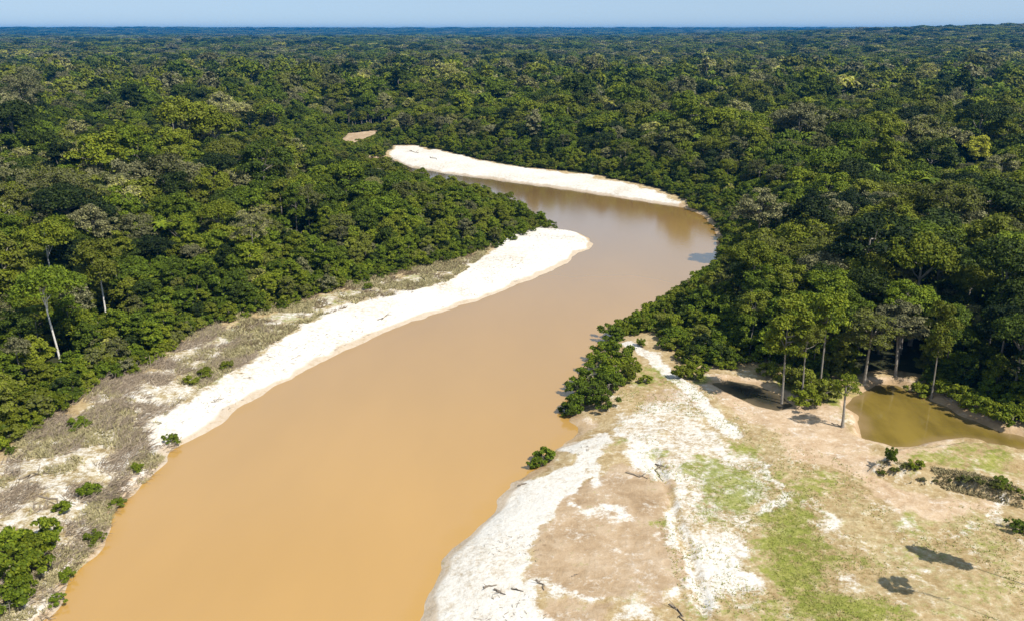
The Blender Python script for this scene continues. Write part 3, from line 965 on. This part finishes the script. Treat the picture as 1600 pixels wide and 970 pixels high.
# shrubs that stand on their own on the banks and flats
own = []
for px, py, s, sz, tn, note in [
    (905, 640, 1.05, 1.25, .26, 'dark green shrub at the lower tip of the thicket on the cut bank'), (925, 628, 1.2, 1.4, .22, 'dark shrub in the thicket on the cut bank above the water'),
    (900, 618, 1.0, 1.2, .24, 'dark shrub overhanging the river from the cut bank'), (950, 612, 1.2, 1.3, .28, 'shrub in the middle of the cut-bank thicket'),
    (920, 598, 1.2, 1.4, .30, 'leafy shrub in the water-side middle of the thicket'), (962, 588, 1.25, 1.4, .40, 'bright green shrub in the upper thicket beside the white track'),
    (935, 580, 1.3, 1.5, .34, 'tall green shrub at the top of the cut-bank thicket'), (985, 592, 1.0, 1.1, .44, 'bright green shrub between thicket and white track'),
    (948, 558, 1.1, 1.4, .30, 'dark shrub at the upper end of the thicket'), (1008, 598, .6, .6, .42, 'small green shrub at the white track'),
    (975, 520, 1.2, 1.3, .38, 'green shrub on the point between river and track'), (1000, 514, 1.3, 1.5, .34, 'rounded shrub at the head of the white track'), (1020, 500, 1.3, 1.5, .36, 'leafy shrub where the track meets the forest'),
    (848, 722, .82, .95, .28, 'lone dark shrub at the waterline of the white spit'), (838, 731, .55, .7, .30, 'small shrub below the lone dark shrub on the spit'),
    (1590, 830, .55, .62, .20, 'small dark shrub at the right edge of the flat'), (1392, 722, .45, .9, .34, 'small upright shrub at the left end of the low scarp'),
    (1430, 745, .5, .5, .40, 'low shrub on the low scarp'), (1560, 770, .45, .5, .30, 'low dark shrub on the scarp near the right edge'),
    (1228, 602, 1.2, 1.5, .52, 'bright green shrub right of the slender trunk'), (1245, 610, 1.3, 1.7, .50, 'bright green shrub in front of the yellowish tree'), (1268, 618, 1.3, 1.8, .48, 'leafy bright shrub by the puddle'),
    (1292, 626, 1.1, 1.5, .50, 'bright shrub nearest the short dark-trunked tree'), (1262, 636, 1.0, 1.3, .44, 'lower green shrub between puddle and pond'), (1196, 588, 1.1, 1.2, .46, 'green shrub behind the puddle'),
    (1440, 612, .9, 1.0, .44, 'shrub at the far shore of the pond left of the trunk'), (1475, 625, 1.0, 1.1, .42, 'shrub at the far shore of the pond'), (1500, 632, 1.1, 1.3, .42, 'round shrub right of the pond-side trunk'),
    (1525, 645, 1.1, 1.3, .38, 'dark shrub at the pond shore'), (1550, 655, 1.2, 1.3, .42, 'shrub at the right pond shore'), (1580, 668, 1.2, 1.3, .38, 'shrub at the pond shore by the right edge'),
    (25, 905, 1.3, 1.5, .36, 'large green shrub in the lower left corner'), (60, 880, 1.2, 1.5, .40, 'bright green shrub near the lower left corner'), (75, 850, 1.05, 1.3, .36, 'green shrub at the top of the corner thicket'),
    (20, 860, 1.2, 1.4, .34, 'green shrub at the left edge behind the corner thicket'), (15, 958, .9, 1.0, .30, 'dark shrub at the bottom left edge'), (45, 925, .8, .9, .34, 'shrub in the corner thicket nearest the water'), (140, 772, .75, .8, .30, 'dark green shrub alone in the dry brush'), (120, 668, .7, .7, .32, 'low shrub in the dry brush in front of the left forest'),
    (185, 790, .5, .45, .34, 'low shrub at the waterline below the lone shrub in the dry brush'), (215, 735, .5, .45, .36, 'small shrub at the waterline where the white sand begins'), (105, 905, .5, .5, .34, 'small shrub at the waterline right of the corner thicket'), (90, 940, .45, .4, .32, 'low shrub at the waterline near the bottom edge'), (145, 845, .55, .5, .36, 'low shrub at the waterline above the corner thicket'), (325, 588, .8, .7, .42, 'green shrub between dry brush and white sand'), (300, 598, .65, .6, .46, 'low green shrub at the upper sand edge'), (355, 575, .6, .55, .44, 'small shrub up the bank from the white sand'),
    (268, 690, .55, .55, .34, 'low shrub at the lower end of the white sandbank'), (575, 452, .6, .6, .36, 'small shrub on the dry strip above the sandbank'), (95, 800, .6, .6, .36, 'small shrub in the dead brush left of the bend')]:
    own.append(place_px(px, py, kind='bush', s=s, sz=sz, tint=tn + .08, note=note))
words = ['first', 'second', 'third', 'fourth', 'fifth', 'sixth', 'seventh', 'eighth', 'ninth', 'tenth', 'eleventh', 'twelfth', 'thirteenth', 'fourteenth']
for i, px in enumerate(np.linspace(1378, 1592, 14)):
    py = np.interp(px, [1362, 1400, 1450, 1500, 1560, 1640], [740, 745, 752, 759, 775, 797]) + rng.uniform(-4, 4)
    q = rng.uniform(.18, .36)
    own.append(place_px(px + rng.uniform(-5, 5), py, kind='bush', s=q, sz=q * rng.uniform(.7, 1.1), tint=rng.uniform(.45, .78), note='low scrubby plant along the scarp, %s from its left end' % words[i]))
for px, py, q, tn, note in [(885, 650, 1.0, .30, 'dark shrub at the foot of the thicket by the water'), (960, 600, 1.2, .40, 'shrub on the inland side of the thicket'), (940, 635, 1.0, .32, 'shrub at the lower inland corner of the thicket'),
                            (968, 560, 1.2, .40, 'leafy shrub high in the thicket near the track'), (990, 575, .8, .50, 'yellow-green shrub left of the white track'), (1060, 588, .8, .52, 'low yellow-green shrub right of the white track'), (1085, 594, .7, .50, 'low shrub between white track and puddle'),
                            (955, 532, 1.2, .36, 'shrub at the water where thicket and point meet'), (1002, 540, .5, .45, 'small shrub beside the upper white track')]:
    own.append(place_px(px, py, kind='bush', s=q, sz=q * 1.2, tint=tn, note=note))
shrubs = own + shrubs


# ------------------------------------------------------------------ individuals and the rest
def hue(t):
    for lim, w in ((.15, 'blackish green'), (.30, 'dark green'), (.42, 'mid green'), (.52, 'bright green'), (.64, 'yellow-green'), (.76, 'dull olive'), (.92, 'pale grey-green')):
        if t < lim: return w
    return 'bright yellow'


SHAPE = {'dome': 'round', 'umbrella': 'flat-topped', 'tall': 'tall', 'open': 'sparse', 'young': 'young', 'slender': 'slender', 'edge': 'leafy', 'palm': 'palm-like', 'dead': 'leafless'}
MARKS = [(98, 500, 'the bare pale trunk'), (87, 415, 'the kinked white trunk'), (168, 450, 'the short white trunk'), (465, 325, 'the thin grey trunk'),
         (920, 382, "the sandbar's tip"), (30, 900, 'the lower left corner'), (1170, 612, 'the dark puddle'), (1385, 595, 'the shaded pond inlet'), (1455, 590, 'the pond-side trunk'),
         (1118, 385, 'the river bend'), (1176, 310, 'the large pale tree'), (1440, 375, 'the big dark tree'), (1520, 222, 'the yellow tree'), (612, 238, "the far sandbar's end"),
         (1000, 522, 'the white track head'), (1062, 318, "the far sandbar's foot"), (1598, 665, "the pond's right end"), (300, 520, 'the dry brush strip'), (640, 430, 'the straw-coloured strip'),
         (4, 330, 'the left picture edge'), (1596, 440, 'the right picture edge'), (240, 330, 'the left forest middle'), (850, 350, "the point's last tree"), (915, 600, 'the cut-bank thicket')]
ORD = ['', 'second', 'third', 'fourth', 'fifth', 'sixth', 'seventh', 'eighth', 'ninth', 'tenth', 'eleventh', 'twelfth']


def assign_labels(lst, noun):
    groups = {}
    for t in lst:
        if t['note']: t['label'] = t['note']; continue
        ds = [math.hypot(t['px'] - m[0], (t['py'] - m[1])) for m in MARKS]
        i = int(np.argmin(ds)); m = MARKS[i]
        a = math.degrees(math.atan2(m[1] - t['py'], t['px'] - m[0])) % 360
        side = ['right of', 'above right of', 'above', 'above left of', 'left of', 'below left of', 'below', 'below right of'][int((a + 22.5) // 45) % 8]
        sh = SHAPE[t['kind']] + ' ' if noun == 'tree' else ('tall ' if t['sz'] > 1.15 else 'low ' if t['sz'] < .7 else '')
        key = hue(t['tint']) + ' ' + sh + noun + ' ' + side + ' ' + m[2]
        groups.setdefault(key, []).append((ds[i], t))
    for key, L in groups.items():
        L.sort(key=lambda e: e[0])
        for n, (_, t) in enumerate(L):
            t['label'] = key + ('' if len(L) == 1 else ', nearest' if n == 0 else ', ' + ORD[n] + ' nearest')


def make_tree(t, name, cat, label, group):
    z = float(zat(t['x'], t['y'])[0])
    root = link(name, None)
    root.location = (t['x'], t['y'], z - .05)
    root.rotation_euler = (0, 0, t['rot'])
    root.scale = (t['s'], t['s'], t['sz'])
    tag(root, label, cat, group)
    k = t['kind']; v = int(t['rot'] * 1000) % len(CROWN[k])
    tr = link('trunk', TRUNK_PALE[t['pale']] if 'pale' in t else TRUNK[k][v], root)
    cr = link('crown', CROWN[k][v], root)
    cr['tint'] = t['tint']
    if t.get('bare'): tr.scale = (2.0, 2.0, 1.0)
    if t.get('pole'): cr.location = (0, 0, 15.5); cr.scale = (1.0, .9, .55); tr.scale = (.5, .5, 3.6)
    if k == 'slender': tr.scale = (.45, .45, 1)
    if t['note'] and 'grey trunk' in t['note']: tr.scale = (.75, .75, 1)
    if 'pale' in t: tr.scale = (.72, .72, KINDS[k]['zc'] / 17.0)
    return root


def rank(lst, cap, own_n):
    sc = []
    for i, t in enumerate(lst):
        px, py, rx, ry, dep = crown_box(t)
        t['px'], t['py'] = px, py
        vis = -10 < px < 1610 and 20 < py < 985
        sc.append(1e9 if i < own_n else (rx * ry if vis else -1))
    order = np.argsort(-np.array(sc), kind='stable')
    pick = [i for i in order[:cap] if sc[i] > 0]
    ps = set(pick)
    return [lst[i] for i in sorted(pick)], [lst[i] for i in range(len(lst)) if i not in ps]


ind_t, rest_t = rank(trees, 300, len(special))
ind_s, rest_s = rank(shrubs, 260, len(own))
assign_labels(ind_t, 'tree')
assign_labels(ind_s, 'shrub')
for t in ind_t:
    make_tree(t, 'tree', 'tree', t['label'], 'forest trees along the river')
for t in ind_s:
    make_tree(t, 'shrub', 'shrub', t['label'], 'shrubs on the banks and forest edges')
print('trees', len(ind_t), len(rest_t), 'shrubs', len(ind_s), len(rest_s))


def to_stand(lst, P, Rz, Sc, Va, Ti):
    z = zat([t['x'] for t in lst], [t['y'] for t in lst])
    for t, zz in zip(lst, z):
        far = math.hypot(t['x'], t['y']) > 640
        k = t['kind'] if t['kind'] != 'slender' else 'tall'
        opts = LOD_OF.get((k, far)) or LOD_OF.get((k, not far)) or LOD_OF[('dome', far)]
        P.append((t['x'], t['y'], zz - .05)); Rz.append(t['rot']); Sc.append((t['s'], t['s'], t['sz']))
        Va.append(opts[int(t['rot'] * 1000) % len(opts)]); Ti.append(t['tint'])


P, Rz, Sc, Va, Ti = [], [], [], [], []
to_stand(rest_s, P, Rz, Sc, Va, Ti)
stand('undergrowth', P, Rz, Sc, Va, Ti, 'dense low undergrowth along and under the forest')
P, Rz, Sc, Va, Ti = [], [], [], [], []
to_stand(rest_t, P, Rz, Sc, Va, Ti)
# the forest running on to the horizon, coarser with distance
r0 = 1075.0
far_opts = np.array(LOD_OF[('dome', True)] * 3 + LOD_OF[('umbrella', True)] * 2 + LOD_OF[('tall', True)])
while r0 < 12300:
    sp_ = max(7.2, r0 / 125.0)
    th = np.arange(-.75, .75, sp_ / r0)
    th = th + rng.uniform(-.45, .45, len(th)) * sp_ / r0
    rr = r0 + rng.uniform(-.45, .45, len(th)) * sp_
    x = rr * np.sin(th); y = rr * np.cos(th)
    z = zat(x, y)
    s = sp_ / 7.2 * rng.uniform(.80, 1.2, len(th)); s = np.where(rng.random(len(th)) < .06, s * 1.2, s)
    sz = rng.uniform(.75, 1.1, len(th)) * (1 + .35 * (rng.random(len(th)) < .07))
    pa = fbm(x, y, 60 + r0 * .03, 81)
    t = .54 + (pa - .5) * .8 + rng.normal(size=len(th)) * .13
    u = rng.random(len(th))
    t = np.where(u < .06, rng.uniform(.78, .92, len(th)), np.where(u > .72, rng.uniform(.02, .24, len(th)), t))
    P += list(zip(x, y, z - .3)); Rz += list(rng.uniform(0, 6.28, len(th))); Sc += list(zip(s, s, sz))
    Va += list(far_opts[rng.integers(0, len(far_opts), len(th))]); Ti += list(np.clip(t, .02, .93))
    r0 += sp_ * .9
print('stand', len(P))
stand('forest', P, Rz, Sc, Va, Ti, 'unbroken tropical forest running on to the horizon')


# ------------------------------------------------------------------ dry brush, grass, driftwood
def sticks(n, fn_xy, len_r, wid_r, tilt, dir0, dspread):
    Vs, Fs = [], []
    xy = fn_xy(n); n = len(xy)
    z = zat(xy[:, 0], xy[:, 1])
    a = dir0 + rng.normal(size=n) * dspread
    el = np.abs(rng.normal(size=n)) * tilt
    L = rng.uniform(*len_r, n); w = rng.uniform(*wid_r, n)
    d = np.stack([np.cos(a) * np.cos(el), np.sin(a) * np.cos(el), np.sin(el)], 1)
    p0 = np.stack([xy[:, 0], xy[:, 1], z + .02], 1)
    sag = np.stack([np.zeros(n), np.zeros(n), L * .10], 1)
    p1 = p0 + d * (L * .55)[:, None] + sag; p2 = p0 + d * L[:, None]
    p2[:, 2] = np.maximum(p2[:, 2], zat(p2[:, 0], p2[:, 1]) + .05)
    side = np.stack([-np.sin(a), np.cos(a), np.zeros(n)], 1); up = np.cross(d, side)
    rows = []
    for p, k in ((p0, 1.0), (p1, .75), (p2, .25)):
        rows += [p + side * (w * k)[:, None], p - side * (w * k)[:, None] * .5 + up * (w * k)[:, None], p - side * (w * k)[:, None] * .5 - up * (w * k)[:, None]]
    V = np.stack(rows, 1).reshape(-1, 3)
    base = np.arange(n)[:, None] * 9
    f = []
    for s in range(2):
        for q in range(3):
            f.append(np.stack([base[:, 0] + s * 3 + q, base[:, 0] + s * 3 + (q + 1) % 3, base[:, 0] + s * 3 + 3 + (q + 1) % 3, base[:, 0] + s * 3 + 3 + q], 1))
    return V, np.concatenate(f)


def sampler(P, dens=None):
    lo, hi = P.min(0), P.max(0)

    def fn(n):
        got = []
        tot = 0
        while tot < n:
            q = rng.uniform(lo, hi, (n * 2, 2))
            q = q[sdf(P, q) < 0]
            if dens is not None: q = q[rng.random(len(q)) < dens(q)]
            got.append(q); tot += len(q)
        return np.vstack(got)[:n]
    return fn


brush_poly = pp([(-60, 770), (0, 708), (40, 680), (100, 640), (140, 604), (230, 566), (280, 535), (340, 505), (400, 505), (430, 530), (395, 560), (320, 600), (262, 640), (232, 690), (205, 730), (175, 760), (130, 800), (90, 850), (20, 860), (-60, 900)], 2.2)
V, Fq = sticks(9000, sampler(brush_poly, lambda q: sstep(.46, .60, fbm(q[:, 0], q[:, 1], 4.5, 91)) * (sdf(RIVER, q) > 1.5)), (.7, 2.3), (.02, .06), .42, math.radians(52), .75)
low_bank = pp([(-60, 900), (60, 850), (110, 815), (150, 780), (190, 745), (225, 700), (262, 690), (285, 680), (265, 712), (235, 750), (186, 795), (168, 845), (115, 908), (80, 970), (-40, 985)], .9)
Vl, Fl = sticks(1700, sampler(low_bank, lambda q: sstep(.36, .60, fbm(q[:, 0], q[:, 1], 3.5, 93)) * (sdf(RIVER, q) > .2)), (.5, 1.9), (.02, .06), .35, math.radians(20), 1.1)
Fq = np.vstack([Fq, Fl + len(V)]); V = np.vstack([V, Vl])
tag(link('dry_brush', mesh_np('dry_brush', V, Fq, [M_STICK])), 'grey dead brush flattened along the left bank', kind='stuff')
bp2 = pp([(330, 500), (470, 466), (560, 437), (640, 417), (780, 377), (740, 415), (700, 440), (600, 465), (500, 495), (440, 530), (380, 560)], 2.2)
V, Fq = sticks(3200, sampler(bp2, lambda q: sstep(.50, .60, fbm(q[:, 0], q[:, 1], 4.5, 141)) * (sdf(RIVER, q) > 1.5)), (.6, 1.8), (.03, .08), .5, math.radians(50), .9)
tag(link('dead_scrub', mesh_np('dead_scrub', V, Fq, [M_SCRUB])), 'brown dead scrub in clumps along the upper sandbank', kind='stuff')


def tufts(n, fn, h, w):
    xy = fn(n); n = len(xy)
    z = zat(xy[:, 0], xy[:, 1])
    Vs = []
    for b in range(4):
        a = rng.uniform(0, 6.28, n); hh = rng.uniform(*h, n); ww = rng.uniform(*w, n)
        c = np.stack([xy[:, 0] + rng.normal(size=n) * .1, xy[:, 1] + rng.normal(size=n) * .1, z - .03], 1)
        s = np.stack([np.cos(a), np.sin(a), np.zeros(n)], 1) * ww[:, None]
        tip = c + np.stack([rng.normal(size=n) * .7 * hh, rng.normal(size=n) * .7 * hh, hh], 1)
        Vs += [c - s, c + s, tip]
    V = np.stack(Vs, 1).reshape(-1, 3)
    return V, np.arange(len(V)).reshape(-1, 3)


gl = np.vstack([p for p in grass_polys[:1]])
V1, F1 = tufts(2600, sampler(gl), (.05, .20), (.03, .09))
allr = pp([(950, 560), (1060, 590), (1200, 650), (1350, 740), (1600, 810), (1620, 985), (1080, 985), (1000, 720)])
V2, F2 = tufts(5000, sampler(allr, lambda q: sstep(.40, .75, fbm(q[:, 0], q[:, 1], 6, 97))), (.06, .28), (.03, .08))
scp = pp([(1370, 735), (1450, 742), (1520, 752), (1620, 785), (1620, 800), (1540, 780), (1460, 762), (1375, 750)])
V3, F3 = tufts(1500, sampler(scp, lambda q: sstep(.34, .60, fbm(q[:, 0], q[:, 1], 2.2, 131))), (.10, .45), (.05, .14))
V = np.vstack([V1, V2]); Fq = np.vstack([F1, F2 + len(V1)])
tag(link('dry_scrub', mesh_np('dry_scrub', V3, F3, [M_DRY])), 'dry brown scrub along the low scarp', kind='stuff')
tag(link('grass', mesh_np('grass', V, Fq, [M_GRASS])), 'patchy green grass on the right-hand flat', kind='stuff')
V1, F1 = tufts(7000, sampler(bp2, lambda q: sstep(.42, .58, fbm(q[:, 0], q[:, 1], 5, 99))), (.3, .9), (.06, .16))
V2, F2 = tufts(5000, sampler(brush_poly, lambda q: sstep(.48, .62, fbm(q[:, 0], q[:, 1], 6, 101)) * (sdf(RIVER, q) > 1.0)), (.3, .8), (.05, .13))
V3, F3 = tufts(2600, sampler(low_bank, lambda q: sstep(.45, .62, fbm(q[:, 0], q[:, 1], 3, 103)) * (sdf(RIVER, q) > .1)), (.2, .7), (.05, .13))
F2 = np.vstack([F2, F3 + len(V2)]); V2 = np.vstack([V2, V3])
tag(link('straw', mesh_np('straw', np.vstack([V1, V2]), np.vstack([F1, F2 + len(V1)]), [M_STRAW])), 'straw-coloured tall herbs between the left forest and the sandbank', kind='stuff')


def branch(px0, py0, px1, py1, rad, twigs, note):
    a = np.array(on_ground(px0, py0)); b = np.array(on_ground(px1, py1))
    r = np.random.default_rng(int(px0 * 7 + py0))
    ts = np.linspace(0, 1, 6)
    base = a
    path = [(b - a) * t + r.normal(size=3) * .10 * np.linalg.norm(b - a) * (0 < t < 1) for t in ts]
    for p in path: p[2] = float(zat(p[0] + base[0], p[1] + base[1])[0]) - base[2] + rad * .7
    V, Fq = tube(path, [rad * (1 - .13 * i) for i in range(6)])
    root = link('driftwood', None, loc=tuple(base))
    tag(root, note, 'driftwood', 'driftwood and dead branches on the banks')
    link('stem', mesh_np('stem', V, Fq, [M_LOG], smooth=True), root)
    L = np.linalg.norm(b - a)
    for k in range(twigs):
        i = r.integers(1, 5); s = path[i]
        e = s + np.array([r.normal(), r.normal(), abs(r.normal()) * .5 + .1]) * L * .22
        V, Fq = tube([s, (s + e) / 2 + np.array([0, 0, .05]), e], [rad * .5, rad * .35, rad * .15], 4)
        link('twig', mesh_np('twig', V, Fq, [M_LOG], smooth=True), root)
    return root


for a in [(756, 918, 776, 914, .13, 4, 'forked dead branch at the left on the white spit'), (772, 921, 790, 929, .15, 2, 'dark thick branch lying on the middle of the white spit'),
          (800, 919, 818, 924, .12, 1, 'short dark stick on the white spit right of the thick branch'), (838, 906, 850, 922, .13, 3, 'dead branch where white spit meets brown sand'),
          (1046, 944, 1072, 972, .13, 2, 'long straight branch near the bottom edge on the flat'), (811, 758, 823, 755, .16, 1, 'small dark log on the upper spit'),
          (978, 738, 1012, 748, .12, 5, 'tangle of dead twigs on the flat above the brown sand'), (1024, 725, 1036, 752, .12, 2, 'dark branch lying in the gully'),
          (893, 900, 905, 896, .06, 2, 'thin stick on the brown sand'), (590, 500, 612, 492, .12, 2, 'dark branch on the left sandbank'),
          (330, 628, 350, 622, .10, 2, 'small branch on the lower left sandbank'), (30, 660 + 90, 85, 735, .16, 4, 'long grey fallen trunk in the dead brush'), (60, 775, 118, 788, .15, 5, 'fallen grey branch in the dead brush below the trunk'),
          (880, 560 + 18, 905, 572, .12, 4, 'bare grey branch reaching over the water from the thicket'), (872, 612, 896, 606, .12, 5, 'dead branch hanging over the water at the thicket'), (1300, 661, 1316, 666, .10, 1, 'dark stick standing in for the trunk shadow of the short dark-trunked tree'),  # pond-corner stick is the trunk's cast shadow modelled as a dark stem
          (640, 236, 652, 240, .2, 2, 'dark snag on the far sandbar, left one'), (672, 246, 682, 250, .2, 2, 'dark snag on the far sandbar, right one')]:
    branch(*a)
# debris scattered over the flat: small clods and twigs
V, Fq = sticks(110, sampler(np.vstack([white_right, ]), lambda q: sstep(.55, .66, fbm(q[:, 0], q[:, 1], 7, 120)) * (sdf(RIVER, q) > .6)), (.15, .7), (.015, .04), .1, 1.0, 1.2)
V2, F2 = sticks(500, sampler(white_left, lambda q: sstep(.50, .64, fbm(q[:, 0], q[:, 1], 6, 121)) * (sdf(RIVER, q) > 1.0)), (.2, 1.0), (.02, .05), .1, 1.0, .8)
tag(link('flotsam', mesh_np('flotsam', np.vstack([V, V2]), np.vstack([Fq, F2 + len(V)]), [M_LOG])), 'small twigs and flotsam strewn over the white sand', kind='stuff')

# ------------------------------------------------------------------ haze: the air between here and the horizon
hm, nt, out = new_mat('haze')
pv = N(nt, 'ShaderNodeVolumePrincipled')
pv.inputs['Color'].default_value = (.005, .30, .80, 1)
pv.inputs['Density'].default_value = 6.5e-5
pv.inputs['Anisotropy'].default_value = 0.0
nt.links.new(pv.outputs[0], out.inputs['Volume'])
HB = 15500.0
zt = float(gz.max()) + 32; print('top', zt)
lo = float(gz.min()) - 1.0
Vb = [(x, y, z) for z in (lo, zt) for y in (-420, HB) for x in (-HB, HB)]
Fb = [(0, 2, 3, 1), (4, 5, 7, 6), (0, 1, 5, 4), (2, 6, 7, 3), (0, 4, 6, 2), (1, 3, 7, 5)]
tag(link('haze', mesh_np('haze', Vb, Fb, [hm])), 'thin blue haze over the far forest', kind='stuff')
